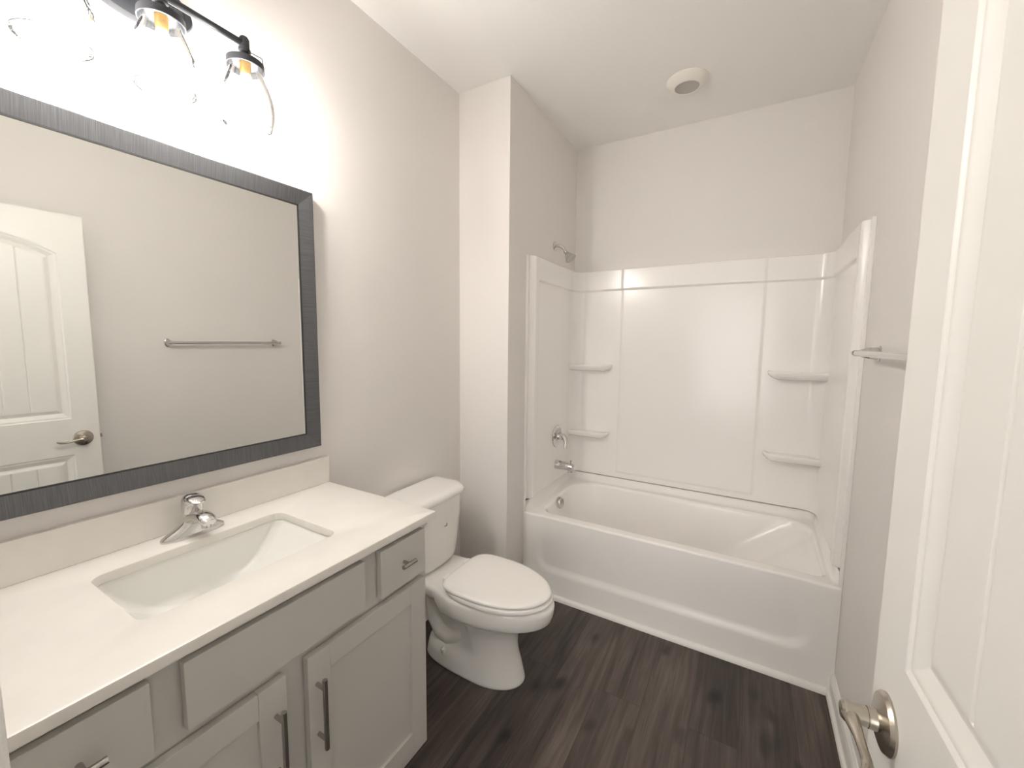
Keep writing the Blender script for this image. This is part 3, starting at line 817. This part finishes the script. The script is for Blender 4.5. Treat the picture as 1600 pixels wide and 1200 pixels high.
dr = slab('drawer', 0.664, 0.840, 0.722, 0.861, van); knob(dr, 0.751, 0.793)
dl = slab('drawer', -0.026, 0.154, 0.722, 0.861, van); knob(dl, 0.064, 0.793)
slab('fixed_front_panel', 0.203, 0.609, 0.727, 0.861, van)
def shaker(y0, y1, z0, z1, hy):
    m = MB(); xa, xb, r = CX+0.0035, CX+0.0215, 0.060; m.box(CX-0.001, CX+0.0040, y0+0.012, y0+0.05, z0+0.012, z1-0.012); m.box(CX-0.001, CX+0.0040, y1-0.05, y1-0.012, z0+0.012, z1-0.012)
    m.box(xa, xb, y0, y0+r, z0, z1, 0.001); m.box(xa, xb, y1-r, y1, z0, z1, 0.001)
    m.box(xa, xb, y0+r+0.0004, y1-r-0.0004, z0, z0+r, 0.001); m.box(xa, xb, y0+r+0.0004, y1-r-0.0004, z1-r, z1, 0.001)
    d = obj('door', m, M_cab, van)
    m = MB(); m.box(xa, xb-0.009, y0+r-0.004, y1-r+0.004, z0+r-0.004, z1-r+0.004); obj('door_panel', m, M_cab, d)
    pull(d, hy, 0.470, 0.648)
shaker(0.438, 0.840, 0.147, 0.702, 0.460)
shaker(-0.026, 0.386, 0.147, 0.702, 0.361)

# ------------------------------------------------------------------ worktop with sink cut-out
SX0, SX1, SY0, SY1 = 0.128, 0.412, 0.188, 0.628
wt = thing('worktop', 'white stone vanity worktop with a sink cut-out and low backsplash', 'worktop', (0.27, 0.42, CZT))
m = MB()
hole = rrect(SX0, SX1, SY0, SY1, 0.028, 10, 8)
hn = len(hole)
outer = rrect(0.0008, VD, N+0.001, VR, 0.004, 10, 8)
eb = 0.004
m_r = []
def ring_at(pts, z): return [(x, y, z) for x, y in pts]
def shrink(d): return rrect(0.0008+d, VD-d, N+0.001+d, VR-d, 0.006, 10, 8)
def holeo(d): return rrect(SX0-d, SX1+d, SY0-d, SY1+d, 0.028+d, 10, 8)
seq = [ring_at(holeo(0), CZT), ring_at(holeo(0), ZC-0.003), ring_at(holeo(0.0009), ZC-0.0009), ring_at(holeo(0.003), ZC), ring_at(shrink(0.005), ZC), ring_at(shrink(0.0015), ZC-0.0015), ring_at(shrink(0), ZC-0.005), ring_at(shrink(0), CZT), ring_at(holeo(0), CZT)]
m.grid(seq, close_u=True)
obj('slab', m, M_quartz, wt, 40)
m = MB(); m.box(0.0008, 0.0205, N+0.001, VR, ZC+0.0002, ZC+0.100, 0.0015); obj('backsplash', m, M_quartz, wt)

sk = MB()
def sr(i, z, rr=0.03, dy=0): return [(x, y, z) for x, y in rrect(SX0+i, SX1-i, SY0+i+dy, SY1-i-dy, rr, 10, 8)]
T = CZT-0.0005
rings = [sr(-0.02, T-0.009, .04), sr(-0.02, T, .04), sr(-0.004, T, .034), sr(-0.002, T-0.003, .034)]
for k in range(1, 17):
    t = k/16
    # ends ramp down, front/back walls steep
    z = T-0.003-0.125*math.sin(t*math.pi/2)
    i = 0.006*t+0.055*max(0, (t-0.55)/0.45)**2
    dy = 0.150*t**1.15
    rings.append(sr(-0.002+i, z, 0.026, dy))
rings.append(sr(0.09, T-0.129, 0.02, 0.115))
sk.loft(rings, cap0=False, cap1=True, capsmooth=True)
sinkt = thing('sink', 'white rectangular undermount sink set in the worktop', 'sink', ((SX0+SX1)/2, 0.408, T-0.13))
obj('basin', sk, M_basin, sinkt, 60)
m = MB(); m.lathe([(0, 0), (0.022, 0), (0.021, 0.003), (0.014, 0.002), (0.013, 0.006), (0, 0.007)], ((SX0+SX1)/2, 0.408, T-0.131), n=28, cap0=False, cap1=False); obj('drain', m, M_chrome, sinkt)

# ------------------------------------------------------------------ faucet
fx, fy = 0.073, 0.417
fa = thing('faucet', 'chrome single lever faucet on the worktop behind the sink', 'faucet', (fx, fy, ZC))
m = MB()
rings = []
# winged base swelling into the body: super-ellipses in plan
for z, a, bb_, cx_ in ((0.0, .027, .076, 0), (0.004, .028, .077, 0), (0.009, .0275, .075, 0), (0.015, .027, .067, 0.001), (0.022, .0265, .055, 0.002), (0.030, .026, .043, 0.003), (0.038, .026, .034, 0.003), (0.048, .0255, .028, 0.003), (0.058, .025, .0255, 0.002), (0.064, .023, .0235, 0.002)):
    rings.append([(fx+cx_+a*math.copysign(abs(math.cos(t))**0.9, math.cos(t)), fy+bb_*math.sin(t), ZC+z+0.0003) for t in [2*math.pi*k/40 for k in range(40)]])
m.loft(rings)
# spout
m.tube([(fx-0.004, fy, ZC+0.040), (fx+0.020, fy, ZC+0.052), (fx+0.045, fy, ZC+0.060), (fx+0.068, fy, ZC+0.062), (fx+0.086, fy, ZC+0.059), (fx+0.096, fy, ZC+0.053)], [0.024, 0.023, 0.0205, 0.019, 0.0175, 0.013], 28, sq=(1.15, 0.78))
m.lathe([(0, 0), (0.0125, 0), (0.0125, 0.014), (0.010, 0.015)], (fx+0.080, fy, ZC+0.052), (0.1, 0, -1), 24)
fb = obj('faucet_body', m, M_chrome, fa, 50)
m = MB()
# domed lever handle
rings = []
for h, r, dx in ((0.060, .0240, 0.0), (0.066, .0245, 0.0), (0.080, .0250, 0.001), (0.092, .0250, 0.002), (0.103, .0235, 0.002), (0.111, .0185, 0.001), (0.1155, .010, 0.0)):
    rings.append([(fx+dx+r*math.cos(t), fy+r*math.sin(t), ZC+h) for t in [2*math.pi*k/32 for k in range(32)]])
m.loft(rings, capsmooth=True)
m.tube([(fx-0.006, fy, ZC+0.101), (fx+0.014, fy, ZC+0.106), (fx+0.030, fy, ZC+0.104), (fx+0.044, fy, ZC+0.099), (fx+0.051, fy, ZC+0.0985)], [0.014, 0.016, 0.015, 0.012, 0.005], 20, sq=(1.35, 0.5))
obj('lever_handle', m, M_chrome, fa, 50)

# ------------------------------------------------------------------ toilet
ty = 1.335
to = thing('toilet', 'white two piece toilet with closed lid between vanity and tub', 'toilet', (0.40, ty, 0))
def egg(xb, xf, hw, z, n=56, kx=0.42, p=2.0, pb=2.6, squeeze=0.0, sxe=0.36, yc=ty):
    """egg-shaped ring: widest at kx of the length from the back; pb = squareness at the back"""
    xc = xb+(xf-xb)*kx
    pts = []
    for k in range(n):
        t = 2*math.pi*k/n
        c, s_ = math.cos(t), math.sin(t)
        pw = p if c > 0 else pb
        cc = math.copysign(abs(c)**(2/pw), c); sn = math.copysign(abs(s_)**(2/pw), s_)
        x = xc+(xf-xc)*cc if c > 0 else xc+(xc-xb)*cc
        y = hw*sn
        if squeeze: y *= 1-squeeze*(1-ss(sxe-0.035, sxe+0.035, x))
        pts.append((x, yc+y, z))
    return pts
m = MB()
R = []
#      z     xb    xf    hw   kx    pb  squeeze
T_ = [(0.000, .150, .640, .108, .62, 3.2, 0.0),
      (0.006, .147, .644, .111, .62, 3.2, 0.0),
      (0.014, .149, .642, .110, .62, 3.2, 0.0),
      (0.045, .155, .634, .107, .62, 3.2, 0.02),
      (0.080, .165, .624, .104, .62, 3.2, 0.06),
      (0.100, .172, .618, .101, .62, 3.0, 0.22),
      (0.125, .180, .612, .098, .62, 3.0, 0.36),
      (0.160, .182, .608, .097, .60, 3.0, 0.38),
      (0.200, .178, .612, .100, .58, 3.0, 0.38),
      (0.235, .168, .628, .110, .55, 3.0, 0.38),
      (0.262, .155, .660, .126, .52, 3.0, 0.36),
      (0.285, .140, .700, .146, .50, 3.0, 0.33),
      (0.302, .125, .735, .164, .48, 3.0, 0.30),
      (0.312, .112, .757, .175, .47, 3.0, 0.28),
      (0.320, .104, .764, .179, .47, 3.0, 0.25),
      (0.345, .080, .771, .181, .47, 3.2, 0.20),
      (0.365, .060, .773, .182, .47, 3.4, 0.20),
      (0.378, .050, .772, .181, .47, 3.6, 0.22),
      (0.385, .050, .766, .177, .47, 3.8, 0.24),
      (0.388, .055, .752, .168, .47, 3.8, 0.26)]
for z, xb, xf, hw, kx, pb, sq in T_:
    R.append(egg(xb, xf, hw, z, kx=kx, pb=pb, squeeze=sq, sxe=0.40 if z < .25 else 0.30))
m.loft(R, capsmooth=False)
obj('bowl', m, M_porc, to, 50)
# trapway bulge on both sides
for sd in (-1, 1):
    m = MB()
    P = [(0.180, ty+sd*0.036, 0.345), (0.184, ty+sd*0.038, 0.26), (0.200, ty+sd*0.040, 0.175), (0.238, ty+sd*0.042, 0.125), (0.290, ty+sd*0.042, 0.112), (0.335, ty+sd*0.038, 0.128), (0.365, ty+sd*0.028, 0.165)]
    m.tube(P, [0.037, 0.037, 0.039, 0.043, 0.044, 0.038, 0.026], 28)
    obj('trapway', m, M_porc, to, 60)
    m = MB(); m.lathe([(0.0125, -0.004), (0.0125, 0.010), (0.010, 0.016), (0.005, 0.019), (0, 0.0195)], (0.290, ty+sd*0.094, 0.068), (0, sd*0.25, 1), 24, cap0=False, cap1=False)
    obj('bolt_cap', m, M_porc, to)
# seat ring and lid
m = MB()
def segg(xb, xf, hw, z, pb=3.4, kx=.40): return egg(xb, xf, hw, z, kx=kx, pb=pb, p=2.0)
m.loft([segg(.322, .750, .164, .3905), segg(.314, .760, .175, .3930), segg(.312, .763, .177, .400), segg(.316, .759, .174, .4065), segg(.33, .746, .163, .408)])
obj('seat', m, M_seat, to, 50)
m = MB()
m.loft([segg(.314, .745, .162, .4120, 4.5, .38), segg(.307, .754, .171, .4135, 4.5, .38), segg(.306, .755, .172, .4190, 4.5, .38), segg(.309, .751, .169, .4235, 4.5, .38), segg(.320, .738, .158, .4262, 4.3, .38), segg(.36, .70, .13, .4278, 4.0, .38), segg(.43, .62, .07, .4285, 3.5, .38)], capsmooth=True)
obj('lid', m, M_seat, to, 50)
for sd in (-1, 1):
    m = MB(); m.box(0.286, 0.318, ty+sd*0.075-0.022, ty+sd*0.075+0.022, 0.3885, 0.4145, 0.005, 3)
    obj('hinge', m, M_seat, to)
# tank
def rr3(x0, x1, hw, z, rf, rb=0.02): return [(x, y, z) for x, y in rrect(x0, x1, ty-hw, ty+hw, (rb, rf, rf, rb), 14, 10)]
def bulge(ring, x0, x1, hw, amt):
    return [(x+amt*((x-x0)/(x1-x0))*max(0, 1-((y-ty)/hw)**2), y, z) for x, y, z in ring]
m = MB()
TK = [(0.392, .175, .128), (0.396, .184, .150), (0.404, .188, .160), (0.420, .190, .166), (0.50, .194, .177), (0.60, .197, .189), (0.690, .200, .198), (0.7085, .200, .199)]
m.loft([bulge(rr3(.022, x1, hw, z, .075), .022, x1, hw, .016) for z, x1, hw in TK])
tank = obj('tank', m, M_porc, to, 50)
m = MB()
LD = [(0.709, .202, .200), (0.711, .209, .209), (0.716, .211, .212), (0.726, .210, .211), (0.736, .203, .205), (0.743, .190, .193), (0.747, .165, .170), (0.7485, .12, .12)]
m.loft([bulge(rr3(.016, x1, hw, z, .075 if z < .745 else .06), .016, x1, hw, .016) for z, x1, hw in LD], capsmooth=True)
obj('tank_lid', m, M_porc, to, 50)
# flush lever (left end of the front) and the small grey mark
m = MB(); m.lathe([(0, 0), (0.010, 0), (0.009, 0.006), (0, 0.008)], (0.203, ty-0.115, 0.655), (1, 0, 0), 20, cap0=False, cap1=False)
m.tube([(0.213, ty-0.115, 0.655), (0.219, ty-0.122, 0.655), (0.219, ty-0.150, 0.650), (0.215, ty-0.172, 0.646)], [0.005, 0.006, 0.006, 0.004], 12)
obj('flush_lever', m, M_chrome, tank)
m = MB()
for (a0, a1, b0, b1) in ((-0.008, -0.003, -.003, .000), (-0.001, 0.005, -.004, -.001), (0.003, 0.006, -.004, .006)):
    m.box(0.2085, 0.2136, ty+0.022+a0*1.5, ty+0.022+a1*1.5, 0.588+b0*1.5, 0.588+b1*1.5)
obj('printed_mark', m, M_mark, tank)
